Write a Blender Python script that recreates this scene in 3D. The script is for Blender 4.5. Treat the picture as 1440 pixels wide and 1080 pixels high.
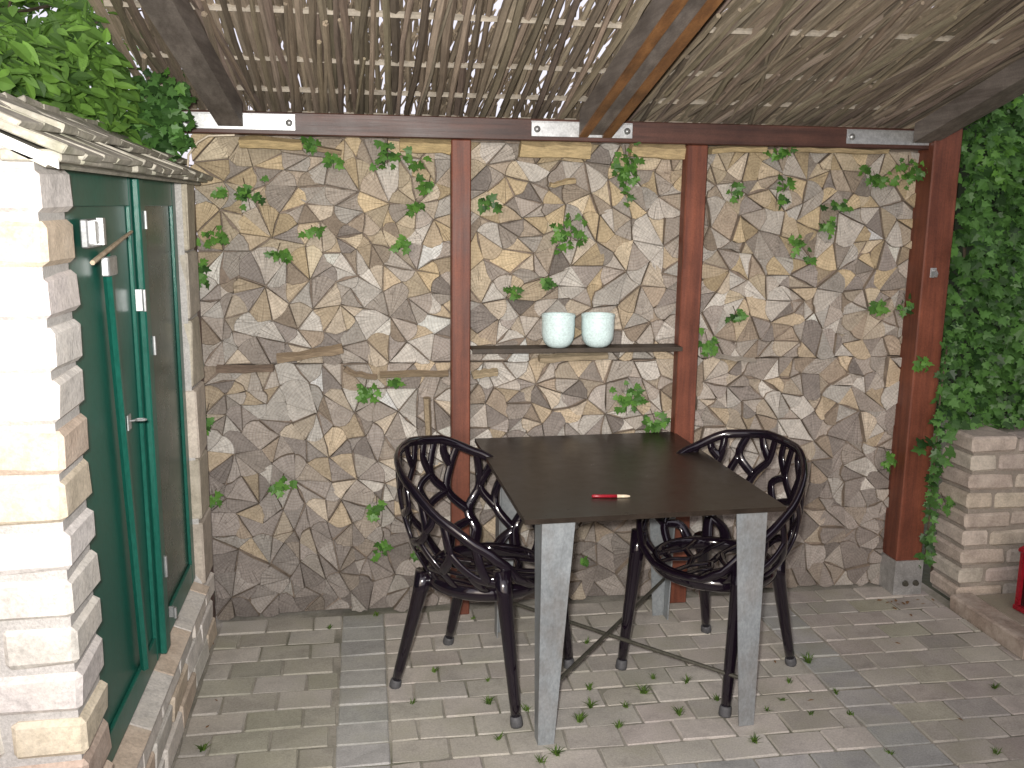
import bpy, bmesh, math, random
from mathutils import Vector, Matrix, Euler, noise
from mathutils.geometry import delaunay_2d_cdt
random.seed(7)
R = random.Random(11)
D = bpy.data
scene = bpy.context.scene
for o in list(D.objects): D.objects.remove(o)
COL = scene.collection

# ------------------------------------------------------------------ camera
F_PX, PITCH, YAW, ROLL, EYE = 1322.35, math.radians(10.70), math.radians(8.97), math.radians(-0.69), 1.68
cy, sy, cp, sp = math.cos(YAW), math.sin(YAW), math.cos(PITCH), math.sin(PITCH)
fwd = Vector((sy*cp, cy*cp, -sp)); rgt = Vector((cy, -sy, 0)); dwn = fwd.cross(rgt)
c, s = math.cos(ROLL), math.sin(ROLL)
rgt, dwn = c*rgt + s*dwn, -s*rgt + c*dwn
cam = D.cameras.new('camera'); cam.sensor_width = 36; cam.lens = 36*F_PX/1440; cam.clip_end = 200; cam.clip_start = .02
co = D.objects.new('camera', cam); COL.objects.link(co)
m = Matrix((rgt, -dwn, -fwd)).transposed().to_4x4(); m.translation = (0, 0, EYE); co.matrix_world = m
scene.camera = co

# ------------------------------------------------------------------ light
w = D.worlds.new('World'); scene.world = w; w.use_nodes = True
nt = w.node_tree; bg = nt.nodes['Background']
sky = nt.nodes.new('ShaderNodeTexSky'); sky.sky_type = 'NISHITA'; sky.sun_disc = False
SUN_EL, SUN_ROT = math.radians(20), math.radians(200)
sky.sun_elevation = SUN_EL; sky.sun_rotation = SUN_ROT; sky.air_density = .8; sky.dust_density = 3.0; sky.ozone_density = 2.0
mx = nt.nodes.new('ShaderNodeMix'); mx.data_type = 'RGBA'; mx.inputs[0].default_value = .8     # thin even evening cloud over the sky
mx.inputs[7].default_value = (6.1, 5.65, 6.2, 1); nt.links.new(sky.outputs[0], mx.inputs[6]); nt.links.new(mx.outputs[2], bg.inputs[0]); bg.inputs[1].default_value = .15
# faint, wide evening sun (already behind the trees)
sl = D.lights.new('sun', 'SUN'); sl.energy = .25; sl.angle = math.radians(20); sl.color = (1, .86, .74)
so = D.objects.new('sun', sl); COL.objects.link(so)
sd = Vector((math.sin(SUN_ROT)*math.cos(SUN_EL), math.cos(SUN_ROT)*math.cos(SUN_EL), math.sin(SUN_EL)))
so.rotation_euler = (-sd).to_track_quat('-Z', 'Y').to_euler()
# the photographer's flash: the lamp that lights this dusk picture
fl = D.lights.new('camera_flash', 'SPOT'); fl.energy = 400; fl.color = (1, .97, .925); fl.shadow_soft_size = .035
fl.spot_size = math.radians(94); fl.spot_blend = 1.0
fo = D.objects.new('camera_flash', fl); COL.objects.link(fo); fo.location = (-.055, .02, 1.745)
fo.rotation_euler = (Vector((.42, 3.7, 1.42)) - fo.location).to_track_quat('-Z', 'Y').to_euler()
scene.view_settings.view_transform = 'Standard'; scene.view_settings.look = 'None'
scene.view_settings.exposure = 0.3; scene.view_settings.gamma = 1
scene.cycles.max_bounces = 6; scene.cycles.diffuse_bounces = 3; scene.cycles.glossy_bounces = 3; scene.cycles.transmission_bounces = 2; scene.cycles.transparent_max_bounces = 4

# ------------------------------------------------------------------ pixel helpers (photo is 1440 x 1080)
def ray(px, py): return rgt*((px-720)/F_PX) + dwn*((py-540)/F_PX) + fwd
def on_y(px, py, y): d = ray(px, py); return Vector((0, 0, EYE)) + d*(y/d.y)
def on_z(px, py, z): d = ray(px, py); return Vector((0, 0, EYE)) + d*((z-EYE)/d.z)
def on_x(px, py, x): d = ray(px, py); return Vector((0, 0, EYE)) + d*(x/d.x)

# ------------------------------------------------------------------ object helpers
def mesh(name, vs, fs, mat=None, smooth=False):
    me = D.meshes.new(name); me.from_pydata([tuple(v) for v in vs], [], fs); me.update()
    if mat: me.materials.append(mat)
    if smooth:
        for p in me.polygons: p.use_smooth = True
    return me
def link(name, me, parent=None, loc=(0, 0, 0), rot=None, color=None, kind=None, label=None):
    o = D.objects.new(name, me); COL.objects.link(o); o.parent = parent; o.location = loc
    if rot is not None: o.rotation_euler = rot
    if color: o.color = (*color, 1)
    if kind: o['kind'] = kind
    if label: o['label'] = label
    return o
def tag(o, label, cat, group=None):
    o['label'] = label; o['category'] = cat
    if group: o['group'] = group
    return o
def thing(name, label, cat, loc=(0, 0, 0), rz=0, group=None):
    o = D.objects.new(name, None); COL.objects.link(o); o.location = loc; o.rotation_euler = (0, 0, rz); o.empty_display_size = .1
    return tag(o, label, cat, group)
def tint(cc, a=.86, b=1.12, j=.025):
    k = R.uniform(a, b); return tuple(min(.8, x*k*(1+R.uniform(-j, j))) for x in cc)
class MB:
    """collects shapes into one mesh"""
    def __init__(s): s.v = []; s.f = []
    def add(s, vs, fs):
        n = len(s.v); s.v += [Vector(v) for v in vs]; s.f += [[i+n for i in f] for f in fs]; return s
    def box(s, a, b, ch=0):
        if ch <= 0:
            x0, y0, z0 = a; x1, y1, z1 = b
            vs = [(x0,y0,z0),(x1,y0,z0),(x1,y1,z0),(x0,y1,z0),(x0,y0,z1),(x1,y0,z1),(x1,y1,z1),(x0,y1,z1)]
            return s.add(vs, [[0,3,2,1],[4,5,6,7],[0,1,5,4],[1,2,6,5],[2,3,7,6],[3,0,4,7]])
        vs, fs = chamfer_box(a, b, ch); return s.add(vs, fs)
    def tube(s, pts, ra, rb=None, up=(0, 0, 1), n=6, cap=True):
        pts = [Vector(p) for p in pts]; N = len(pts)
        ra = ra if isinstance(ra, (list, tuple)) else [ra]*N
        rb = ra if rb is None else (rb if isinstance(rb, (list, tuple)) else [rb]*N)
        ups = up if isinstance(up, list) else [Vector(up)]*N
        b = len(s.v)
        for i, p in enumerate(pts):
            t = (pts[min(i+1, N-1)] - pts[max(i-1, 0)]).normalized()
            n1 = t.cross(ups[i])
            if n1.length < 1e-3: n1 = t.cross(Vector((1, .01, 0)))
            n1.normalize(); n2 = n1.cross(t)
            for k in range(n):
                a = 2*math.pi*k/n
                s.v.append(p + n1*(ra[i]*math.cos(a)) + n2*(rb[i]*math.sin(a)))
        for i in range(N-1):
            for k in range(n):
                k2 = (k+1) % n
                s.f.append([b+i*n+k, b+i*n+k2, b+(i+1)*n+k2, b+(i+1)*n+k])
        if cap: s.f.append([b+k for k in range(n)][::-1]); s.f.append([b+(N-1)*n+k for k in range(n)])
        return s
    def lathe(s, prof, c=(0, 0, 0), n=24):
        b = len(s.v); c = Vector(c)
        for r, z in prof:
            for k in range(n):
                a = 2*math.pi*k/n; s.v.append(c + Vector((r*math.cos(a), r*math.sin(a), z)))
        for i in range(len(prof)-1):
            for k in range(n):
                k2 = (k+1) % n; s.f.append([b+i*n+k, b+i*n+k2, b+(i+1)*n+k2, b+(i+1)*n+k])
        return s
    def prism(s, poly, axis, a0, a1):
        """poly in the two other axes, extruded along axis"""
        n = len(poly)
        def P(p, a): return {'x': (a, p[0], p[1]), 'y': (p[0], a, p[1]), 'z': (p[0], p[1], a)}[axis]
        vs = [P(p, a0) for p in poly] + [P(p, a1) for p in poly]
        return s.add(vs, [list(range(n))[::-1], list(range(n, 2*n))] + [[i, (i+1) % n, n+(i+1) % n, n+i] for i in range(n)])
    def mesh(s, name, mat, smooth=False):
        me = mesh(name, s.v, s.f, mat, smooth); bm = bmesh.new(); bm.from_mesh(me)
        bmesh.ops.recalc_face_normals(bm, faces=bm.faces); bm.to_mesh(me); bm.free(); return me
    def build(s, name, mat, parent=None, smooth=False, color=None, label=None, kind=None):
        return link(name, s.mesh(name, mat, smooth), parent, color=color, label=label, kind=kind)
def chamfer_box(a, b, ch, jit=0, rnd=None):
    bm = bmesh.new(); bmesh.ops.create_cube(bm, size=1)
    for v in bm.verts:
        v.co = Vector([a[i] + (v.co[i]+.5)*(b[i]-a[i]) for i in range(3)])
        if jit: v.co += Vector([rnd.uniform(-jit, jit) for _ in range(3)])
    bmesh.ops.bevel(bm, geom=list(bm.edges), offset=ch, segments=1, affect='EDGES', profile=.5)
    if jit:
        for v in bm.verts: v.co += Vector([rnd.uniform(-jit, jit)*.4 for _ in range(3)])
    bm.verts.index_update()
    vs = [v.co.copy() for v in bm.verts]; fs = [[v.index for v in f.verts] for f in bm.faces]
    bm.free(); return vs, fs
_blk = {}
def block_mesh(name, size, ch, jit, mat, variant):
    """shared irregular block, centred"""
    k = (name, tuple(round(q, 3) for q in size), variant)
    if k not in _blk:
        h = [q/2 for q in size]; vs, fs = chamfer_box([-q for q in h], h, ch, jit, R)
        _blk[k] = mesh(name, vs, fs, mat)
    return _blk[k]

# ------------------------------------------------------------------ materials
class N:
    def __init__(s, name):
        s.m = D.materials.new(name); s.m.use_nodes = True; s.t = s.m.node_tree; s.b = s.t.nodes['Principled BSDF']
    def n(s, typ, **kw):
        q = s.t.nodes.new('ShaderNode'+typ)
        for k, v in kw.items():
            if k.startswith('i_'): q.inputs[k[2:].replace('_', ' ')].default_value = v
            else: setattr(q, k, v)
        return q
    def l(s, a, b): s.t.links.new(a, b)
    def math(s, op, a, b=None, clamp=False):
        q = s.n('Math', operation=op, use_clamp=clamp)
        for i, v in enumerate((a, b)):
            if v is None: continue
            if isinstance(v, (int, float)): q.inputs[i].default_value = v
            else: s.l(v, q.inputs[i])
        return q.outputs[0]
    def mix(s, f, a, b, typ='MIX'):
        q = s.n('Mix', data_type='RGBA', blend_type=typ)
        for i, v in ((0, f), (6, a), (7, b)):
            if isinstance(v, (int, float)): q.inputs[i].default_value = v
            elif isinstance(v, tuple): q.inputs[i].default_value = (*v, 1)
            else: s.l(v, q.inputs[i])
        return q.outputs[2]
    def ramp(s, f, stops):
        q = s.n('ValToRGB'); e = q.color_ramp.elements
        while len(e) < len(stops): e.new(.5)
        for el, (p, cc) in zip(e, stops): el.position = p; el.color = (*cc, 1) if isinstance(cc, tuple) else (cc, cc, cc, 1)
        s.l(f, q.inputs[0]); return q.outputs[0]
    def noise(s, vec, scale, detail=4, rough=.6):
        q = s.n('TexNoise'); q.inputs['Scale'].default_value = scale; q.inputs['Detail'].default_value = detail; q.inputs['Roughness'].default_value = rough
        if vec is not None: s.l(vec, q.inputs['Vector'])
        return q.outputs['Fac']
    def objvec(s, scale=(1, 1, 1), rnd=True):
        tc = s.n('TexCoord'); mp = s.n('Mapping'); mp.inputs['Scale'].default_value = scale; s.l(tc.outputs['Object'], mp.inputs['Vector'])
        if rnd:
            oi = s.n('ObjectInfo'); mu = s.math('MULTIPLY', oi.outputs['Random'], 37.0)
            cb = s.n('CombineXYZ'); s.l(mu, cb.inputs[0]); s.l(mu, cb.inputs[2]); s.l(cb.outputs[0], mp.inputs['Location'])
        return mp.outputs[0]
    def bump(s, h, strength=.4, dist=.004):
        q = s.n('Bump'); q.inputs['Strength'].default_value = strength; q.inputs['Distance'].default_value = dist
        s.l(h, q.inputs['Height']); s.l(q.outputs[0], s.b.inputs['Normal'])
    def col(s, v):
        if isinstance(v, tuple): s.b.inputs['Base Color'].default_value = (*v, 1)
        else: s.l(v, s.b.inputs['Base Color'])
    def rough(s, v):
        if isinstance(v, (int, float)): s.b.inputs['Roughness'].default_value = v
        else: s.l(v, s.b.inputs['Roughness'])
def rough_mat(name, color=None, lo=.6, hi=1.3, scale=14, stretch=(1, 1, 1), rough=.8, fine=90, bump=.4, bdist=.003, stain=None, stain_scale=5, stain_amt=.5, metal=0, spec=.4):
    """a generic worn surface: colour (or the object's own colour) broken up by noise at three scales"""
    q = N(name); v = q.objvec(stretch)
    base = q.n('ObjectInfo').outputs['Color'] if color is None else color
    n1 = q.noise(v, scale, 5, .65); n2 = q.noise(v, fine, 3, .7)
    g = q.ramp(n1, [(.25, lo), (.75, hi)])
    c1 = q.mix(1.0, base, g, 'MULTIPLY')
    c1 = q.mix(1.0, c1, q.ramp(n2, [(.3, .8), (.7, 1.15)]), 'MULTIPLY')
    if stain:
        n3 = q.noise(v, stain_scale, 5, .6); c1 = q.mix(q.math('MULTIPLY', q.ramp(n3, [(.48, 0.), (.68, 1.)]), stain_amt), c1, stain)
    q.col(c1); q.rough(q.math('ADD', q.math('MULTIPLY', n1, .3), rough-.15, True))
    q.b.inputs['Metallic'].default_value = metal; q.b.inputs['Specular IOR Level'].default_value = spec
    q.bump(q.math('ADD', q.math('MULTIPLY', n1, .6), q.math('MULTIPLY', n2, .4)), bump, bdist)
    return q.m
def end_grain():
    q = N('log_end_grain'); tc = q.n('TexCoord'); v = q.objvec()
    sx = q.n('SeparateXYZ'); q.l(tc.outputs['Object'], sx.inputs[0])
    X, Z = sx.outputs[0], sx.outputs[2]
    r = q.math('SQRT', q.math('ADD', q.math('MULTIPLY', X, X), q.math('MULTIPLY', Z, Z)))
    n1 = q.noise(v, 7, 5, .65); n2 = q.noise(v, 60, 4, .7); n3 = q.noise(v, 22, 5, .7)
    rings = q.math('SINE', q.math('ADD', q.math('MULTIPLY', r, 520), q.math('MULTIPLY', n3, 9)))
    ang = q.math('ARCTAN2', X, Z)
    cb = q.n('CombineXYZ'); q.l(q.math('MULTIPLY', ang, 5.2), cb.inputs[0]); q.l(q.math('MULTIPLY', r, 4.0), cb.inputs[1])
    oi = q.n('ObjectInfo'); q.l(q.math('MULTIPLY', oi.outputs['Random'], 91.0), cb.inputs[2])
    vo = q.n('TexVoronoi', feature='DISTANCE_TO_EDGE'); vo.inputs['Scale'].default_value = 1.5; q.l(cb.outputs[0], vo.inputs['Vector'])
    crack = q.ramp(vo.outputs['Distance'], [(.0, 1.), (.035, 0.)])
    crack = q.math('MULTIPLY', crack, q.ramp(n1, [(.40, 0.), (.58, 1.)]))
    base = oi.outputs['Color']
    c1 = q.mix(1.0, base, q.ramp(n1, [(.22, .74), (.5, 1.), (.78, 1.18)]), 'MULTIPLY')
    c1 = q.mix(q.math('MULTIPLY', q.ramp(rings, [(.1, 0.), (.9, 1.)]), .27), c1, q.mix(1.0, c1, (.55, .47, .40), 'MULTIPLY'))
    c1 = q.mix(1.0, c1, q.ramp(n2, [(.28, .82), (.72, 1.15)]), 'MULTIPLY')
    fan = q.n('TexNoise'); fan.inputs['Scale'].default_value = 4.5; fan.inputs['Detail'].default_value = 3; q.l(cb.outputs[0], fan.inputs['Vector'])
    c1 = q.mix(1.0, c1, q.ramp(fan.outputs['Fac'], [(.3, .84), (.7, 1.12)]), 'MULTIPLY')
    st = q.noise(v, 9, 6, .7)
    c1 = q.mix(q.math('MULTIPLY', q.ramp(st, [(.54, 0.), (.80, 1.)]), .34), c1, (.13, .115, .105))
    c1 = q.mix(q.math('MULTIPLY', crack, .5), c1, (.08, .06, .045))
    q.col(c1); q.rough(.9); q.b.inputs['Specular IOR Level'].default_value = .15
    h = q.math('ADD', q.math('MULTIPLY', n2, .5), q.math('MULTIPLY', rings, .06)); h = q.math('ADD', h, q.math('MULTIPLY', fan.outputs['Fac'], .5))
    q.bump(q.math('SUBTRACT', h, q.math('MULTIPLY', crack, .9)), .6, .005)
    return q.m
def leaf_mat(name, base, var=.45, rough=.45, tr=.25):
    q = N(name); oi = q.n('ObjectInfo'); geo = q.n('NewGeometry'); v = q.n('TexCoord').outputs['Object']
    n1 = q.noise(v, 18, 2); n2 = q.noise(v, 5, 3)
    rnd = q.math('FRACT', q.math('ADD', geo.outputs['Random Per Island'], oi.outputs['Random']))
    dark = tuple(x*(1-var) for x in base); lite = (min(base[0]*(1+var*1.5), 1), base[1]*(1+var), base[2]*(1+var*.6))
    c1 = q.mix(rnd, dark, lite); c1 = q.mix(1.0, c1, q.ramp(n1, [(.3, .75), (.7, 1.2)]), 'MULTIPLY')
    q.col(c1); q.rough(rough); q.b.inputs['Specular IOR Level'].default_value = .35
    tl = q.n('BsdfTranslucent'); q.l(q.mix(1.0, c1, (1.3, 1.5, .6), 'MULTIPLY'), tl.inputs[0])
    ms = q.n('MixShader'); ms.inputs[0].default_value = tr; q.l(q.b.outputs[0], ms.inputs[1]); q.l(tl.outputs[0], ms.inputs[2])
    q.l(ms.outputs[0], q.t.nodes['Material Output'].inputs[0]); return q.m
def wood_mat(name, base, dark, along='z', rough=.55, spec=.4):
    q = N(name); sc = {'x': (1.5, 30, 30), 'y': (30, 1.5, 30), 'z': (30, 30, 1.5)}[along]
    v = q.objvec(sc); v2 = q.objvec()
    n1 = q.noise(v, 1.0, 6, .7); n2 = q.noise(v2, 6, 4); n3 = q.noise(v2, 160, 2)
    c1 = q.mix(q.ramp(n1, [(.38, 0.), (.62, 1.)]), dark, base)
    c1 = q.mix(1.0, c1, q.ramp(n2, [(.25, .62), (.75, 1.25)]), 'MULTIPLY'); c1 = q.mix(1.0, c1, q.ramp(n3, [(.3, .85), (.7, 1.1)]), 'MULTIPLY')
    q.col(c1); q.rough(q.math('ADD', q.math('MULTIPLY', n2, .3), rough-.15)); q.b.inputs['Specular IOR Level'].default_value = spec
    q.bump(n1, .35, .003); return q.m
M = {}
M['log'] = end_grain()
M['bark'] = rough_mat('split_wood_side', None, .55, 1.3, 6, (4, 22, 22), .9, 60, .7, .006)
M['bark_dark'] = rough_mat('dark_bark', (.30, .24, .185), .5, 1.3, 20, rough=.95)
M['backing'] = rough_mat('bark_rubble', (.24, .19, .15), .4, 1.4, 30, rough=.95)
M['post'] = wood_mat('red_brown_timber', (.205, .064, .035), (.12, .038, .023), 'z', .5)
M['beam'] = wood_mat('dark_red_timber', (.115, .050, .036), (.055, .026, .020), 'x', .42)
M['raft_grey'] = wood_mat('weathered_rafter', (.25, .215, .19), (.15, .125, .11), 'y', .7)
M['raft_red'] = wood_mat('orange_brown_lath', (.32, .15, .055), (.20, .09, .035), 'y', .6)
M['galv'] = rough_mat('galvanised_steel', (.56, .57, .57), .7, 1.15, 25, rough=.42, fine=140, bump=.1, bdist=.001, metal=.75)
M['steel'] = rough_mat('bare_steel_sheet', (.31, .335, .35), .7, 1.15, 9, (1, 1, .6), .40, 120, .15, .001, stain=(.17, .12, .08), stain_scale=5, stain_amt=.45, metal=.35)
M['rust'] = rough_mat('brown_oxidised_steel', (.024, .017, .012), .6, 1.4, 18, rough=.33, fine=220, bump=.15, bdist=.0006, metal=.0, spec=.5)
M['rod'] = rough_mat('dark_rod', (.10, .095, .075), .6, 1.2, 30, rough=.5, metal=.4)
M['shelf'] = rough_mat('dark_shelf', (.06, .045, .032), .6, 1.3, 14, rough=.55)
q = N('glossy_aubergine_plastic'); q.col((.007, .004, .008)); q.rough(.10); q.b.inputs['Coat Weight'].default_value = .5; q.b.inputs['Coat Roughness'].default_value = .05
q.bump(q.noise(q.objvec(), 30, 2), .06, .002); M['chair'] = q.m
M['cap'] = rough_mat('grey_rubber', (.085, .085, .09), .7, 1.2, 30, rough=.6)
M['ceramic'] = rough_mat('pale_glazed_ceramic', (.70, .855, .85), .96, 1.03, 9, rough=.3, fine=120, bump=.05, bdist=.001, spec=.5)
M['brick'] = rough_mat('old_brick', None, .68, 1.22, 16, rough=.9, fine=110, bump=.8, bdist=.005, stain=(.55, .50, .43), stain_scale=8, stain_amt=.40)
M['mortar'] = rough_mat('lime_mortar', (.50, .48, .455), .85, 1.12, 20, rough=.95, fine=160, bump=.8, bdist=.004)
M['mortar_dark'] = rough_mat('mossy_mortar', (.30, .265, .225), .7, 1.2, 14, rough=.95, fine=160, bump=.8, bdist=.004)
M['paver'] = rough_mat('concrete_paver', None, .70, 1.18, 9, rough=.9, fine=170, bump=.7, bdist=.003, stain=(.22, .215, .15), stain_scale=4.5, stain_amt=.55)
M['sand'] = rough_mat('jointing_sand', (.36, .335, .285), .5, 1.3, 6, rough=.95, fine=140, bump=.8, bdist=.004, stain=(.07, .08, .035), stain_scale=2.2, stain_amt=.8)
M['soil'] = rough_mat('garden_soil', (.07, .075, .035), .5, 1.3, 2, rough=.95, fine=30, bump=.9, bdist=.02)
M['tile'] = rough_mat('lichened_tile', (.46, .43, .36), .55, 1.3, 11, rough=.9, fine=70, bump=.7, bdist=.004, stain=(.17, .18, .10), stain_scale=9, stain_amt=.55)
M['white_board'] = rough_mat('white_painted_board', (.76, .75, .72), .9, 1.05, 12, rough=.6)
M['door'] = rough_mat('dark_green_paint', (.010, .105, .075), .75, 1.2, 4, (1, 1, .4), .34, 120, .12, .001, spec=.5)
M['door_panel'] = rough_mat('dark_green_panel', (.028, .060, .042), .8, 1.2, 5, rough=.28, fine=120, bump=.06, bdist=.0008, spec=.5)
M['cane'] = rough_mat('pale_cane', (.50, .44, .36), .6, 1.2, 16, rough=.75)
M['willow'] = rough_mat('weathered_willow', None, .55, 1.3, 7, (20, 1.5, 20), .85, 60, .6, .004)
M['leaf_ivy'] = leaf_mat('ivy_leaf', (.085, .215, .045), .4); M['leaf_dark'] = leaf_mat('dark_ivy_leaf', (.055, .150, .042), .65, .45, .22)
M['leaf_bright'] = leaf_mat('shrub_leaf', (.10, .225, .045), .55, .6, .3)
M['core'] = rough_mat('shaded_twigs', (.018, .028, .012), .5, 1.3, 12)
M['stem'] = rough_mat('woody_stem', (.10, .075, .05), .6, 1.2, 20)
M['red'] = rough_mat('red_enamel', (.28, .012, .022), .8, 1.15, 12, rough=.3)
M['cream'] = rough_mat('cream_plastic', (.62, .52, .38), .9, 1.05, 12, rough=.4)
M['pale_wood'] = wood_mat('pale_board', (.52, .42, .30), (.36, .28, .19), 'z', .8)
M['grass'] = leaf_mat('grass_blade', (.085, .17, .03), .5, .6, .3)
M['dry'] = rough_mat('dry_leaf_brown', (.20, .11, .05), .6, 1.3, 20)
M['glass'] = rough_mat('smoked_glass', (.03, .01, .01), .9, 1.1, 8, rough=.1)

# ------------------------------------------------------------------ ground and paving
o = mesh('ground', [(-30, -30, -.05), (30, -30, -.05), (30, 30, -.05), (-30, 30, -.05)], [[0, 1, 2, 3]], M['soil'])
g = link('ground', o, kind='structure')
pv = MB().box((-1.2, -1.5, -.045), (2.52, 3.90, -.0045)).build('paving', M['sand']); pv['kind'] = 'structure'
PW, PH = .186, .121
greys = [(.48, .445, .395), (.455, .425, .38), (.50, .46, .405), (.475, .435, .39), (.45, .42, .365), (.485, .44, .395)]
blues = [(.40, .392, .37), (.38, .376, .358), (.415, .404, .38)]
reds = [(.40, .365, .325), (.39, .35, .315), (.385, .36, .325)]
moss = [(.39, .375, .30), (.38, .36, .30), (.41, .385, .325)]
stuffp = MB(); npav = 0
def paver(cx, cyy, wx, wy, colr):
    global npav
    dz = R.uniform(-.002, .0015)
    if cyy > 2.30:
        me = block_mesh('paver', (wx-.005, wy-.005, .05), .0045, .0024, M['paver'], R.randrange(8))
        link('paver', me, pv, (cx, cyy, -.025+dz), (R.gauss(0, .007), R.gauss(0, .006), R.gauss(0, .010)), tint(colr, .92, 1.12, .012)); npav += 1
    else: stuffp.box((cx-wx/2+.004, cyy-wy/2+.004, -.04), (cx+wx/2-.004, cyy+wy/2-.004, dz))
LB, RB = (-.115, .056), (1.615, 1.785)
row = 0; y = 3.725
while y > -.6:
    yc = y - PH/2; off = (row % 2)*PW/2
    # left strip, blue column, field, blue column, right strip
    def fill(x0, x1, pal, o2):
        x = x0 - o2
        while x < x1 - .001:
            a, b = max(x, x0), min(x+PW, x1)
            if b - a > .03: paver((a+b)/2, yc, b-a, PH, R.choice(pal))
            x += PW
    blue_row = (abs(yc-2.44) < PH/2)
    fill(-.60, LB[0], moss+greys[:2], off); paver(sum(LB)/2, yc, LB[1]-LB[0], PH, R.choice(blues))
    fill(LB[1], RB[0], blues if blue_row else greys, off); paver(sum(RB)/2, yc, RB[1]-RB[0], PH, R.choice(blues))
    fill(RB[1], 2.47, reds+greys[3:5]+moss[:1], off)
    y -= PH; row += 1
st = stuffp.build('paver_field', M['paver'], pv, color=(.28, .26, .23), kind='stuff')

# ------------------------------------------------------------------ firewood bays
WALL_Y = 3.745
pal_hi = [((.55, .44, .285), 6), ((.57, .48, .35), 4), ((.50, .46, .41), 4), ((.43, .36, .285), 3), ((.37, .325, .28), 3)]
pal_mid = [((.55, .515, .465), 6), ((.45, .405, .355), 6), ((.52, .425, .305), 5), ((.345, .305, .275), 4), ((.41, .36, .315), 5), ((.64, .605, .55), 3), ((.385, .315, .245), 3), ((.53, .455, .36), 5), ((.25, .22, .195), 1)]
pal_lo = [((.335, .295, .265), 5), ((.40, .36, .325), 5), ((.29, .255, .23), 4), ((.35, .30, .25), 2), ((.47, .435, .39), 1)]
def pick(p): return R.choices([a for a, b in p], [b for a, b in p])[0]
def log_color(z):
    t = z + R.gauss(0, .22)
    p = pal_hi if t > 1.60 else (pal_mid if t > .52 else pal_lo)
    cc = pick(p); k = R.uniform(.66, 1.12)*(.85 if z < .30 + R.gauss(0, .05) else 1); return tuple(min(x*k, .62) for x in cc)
def inset(poly, d):
    n = len(poly); out = []
    ctr = sum(poly, Vector((0, 0)))/n
    for i in range(n):
        p0, p1, p2 = poly[i-1], poly[i], poly[(i+1) % n]
        e1 = (p1-p0).normalized(); e2 = (p2-p1).normalized()
        n1 = Vector((-e1.y, e1.x)); n2 = Vector((-e2.y, e2.x))
        b = n1+n2
        if b.length < 1e-4: b = n1
        b = b.normalized(); k = d/max(.35, b.dot(n1)); k = min(k, (ctr-p1).length*.6)
        out.append(p1 + b*k)
    return out
def make_log(poly, parent, root):
    """poly: ccw 2-d outline on the wall plane; becomes a split log lying into the wall"""
    n = len(poly)
    # apex: sharpest corner (the pith side of the split)
    def ang(i):
        a = (poly[i-1]-poly[i]).normalized(); b = (poly[(i+1) % n]-poly[i]).normalized(); return a.angle(b)
    ai = min(range(n), key=ang); ctr = sum(poly, Vector((0, 0)))/n
    apex = poly[ai].copy()
    if R.random() < .22: apex = ctr + Vector((R.uniform(-.02, .02), R.uniform(-.02, .02)))
    arc = (ai + n//2 - (0 if n % 2 else 1)) % n if n == 4 else (ai+1) % n   # edge opposite the apex
    q = []
    for i in range(n):
        a, b = poly[i], poly[(i+1) % n]; e = b-a; L = e.length
        nrm = Vector((e.y, -e.x)).normalized()
        q.append(a)
        if i == arc and L > .05:
            sg = L*R.uniform(.12, .25)
            for k in (.2, .4, .6, .8): q.append(a + e*k + nrm*(sg*4*k*(1-k)))
        elif R.random() < .5: q.append(a + e*R.uniform(.35, .65) + nrm*R.gauss(0, .003))
    # blunt sharp corners
    poly = [p + Vector((R.gauss(0, .0018), R.gauss(0, .0018))) for p in q]
    n = len(poly); front = inset(poly, R.uniform(.0014, .003))
    py = max(-.016, min(.016, R.gauss(0, .010))); tx, tz = R.gauss(0, .03), R.gauss(0, .03)
    def P(p, dy): return (p.x-apex.x, dy, p.y-apex.y)
    def fy(p): return (p.x-ctr.x)*tx + (p.y-ctr.y)*tz
    vs = [P(p, fy(p)) for p in front] + [P(p, fy(p)+.004) for p in poly] + [P(p, .11) for p in poly]
    fs = [list(range(n))]
    for a in (0, n):
        fs += [[a+i, a+n+i, a+n+(i+1) % n, a+(i+1) % n] for i in range(n)]
    me = mesh('log', vs, fs, M['log']); me.materials.append(M['bark_dark']); me.polygons.foreach_set('material_index', [0]*(1+n) + [1]*n)
    link('log', me, parent, (apex.x-root.x, WALL_Y+py-root.y, apex.y-root.z), color=log_color(ctr.y))
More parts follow.
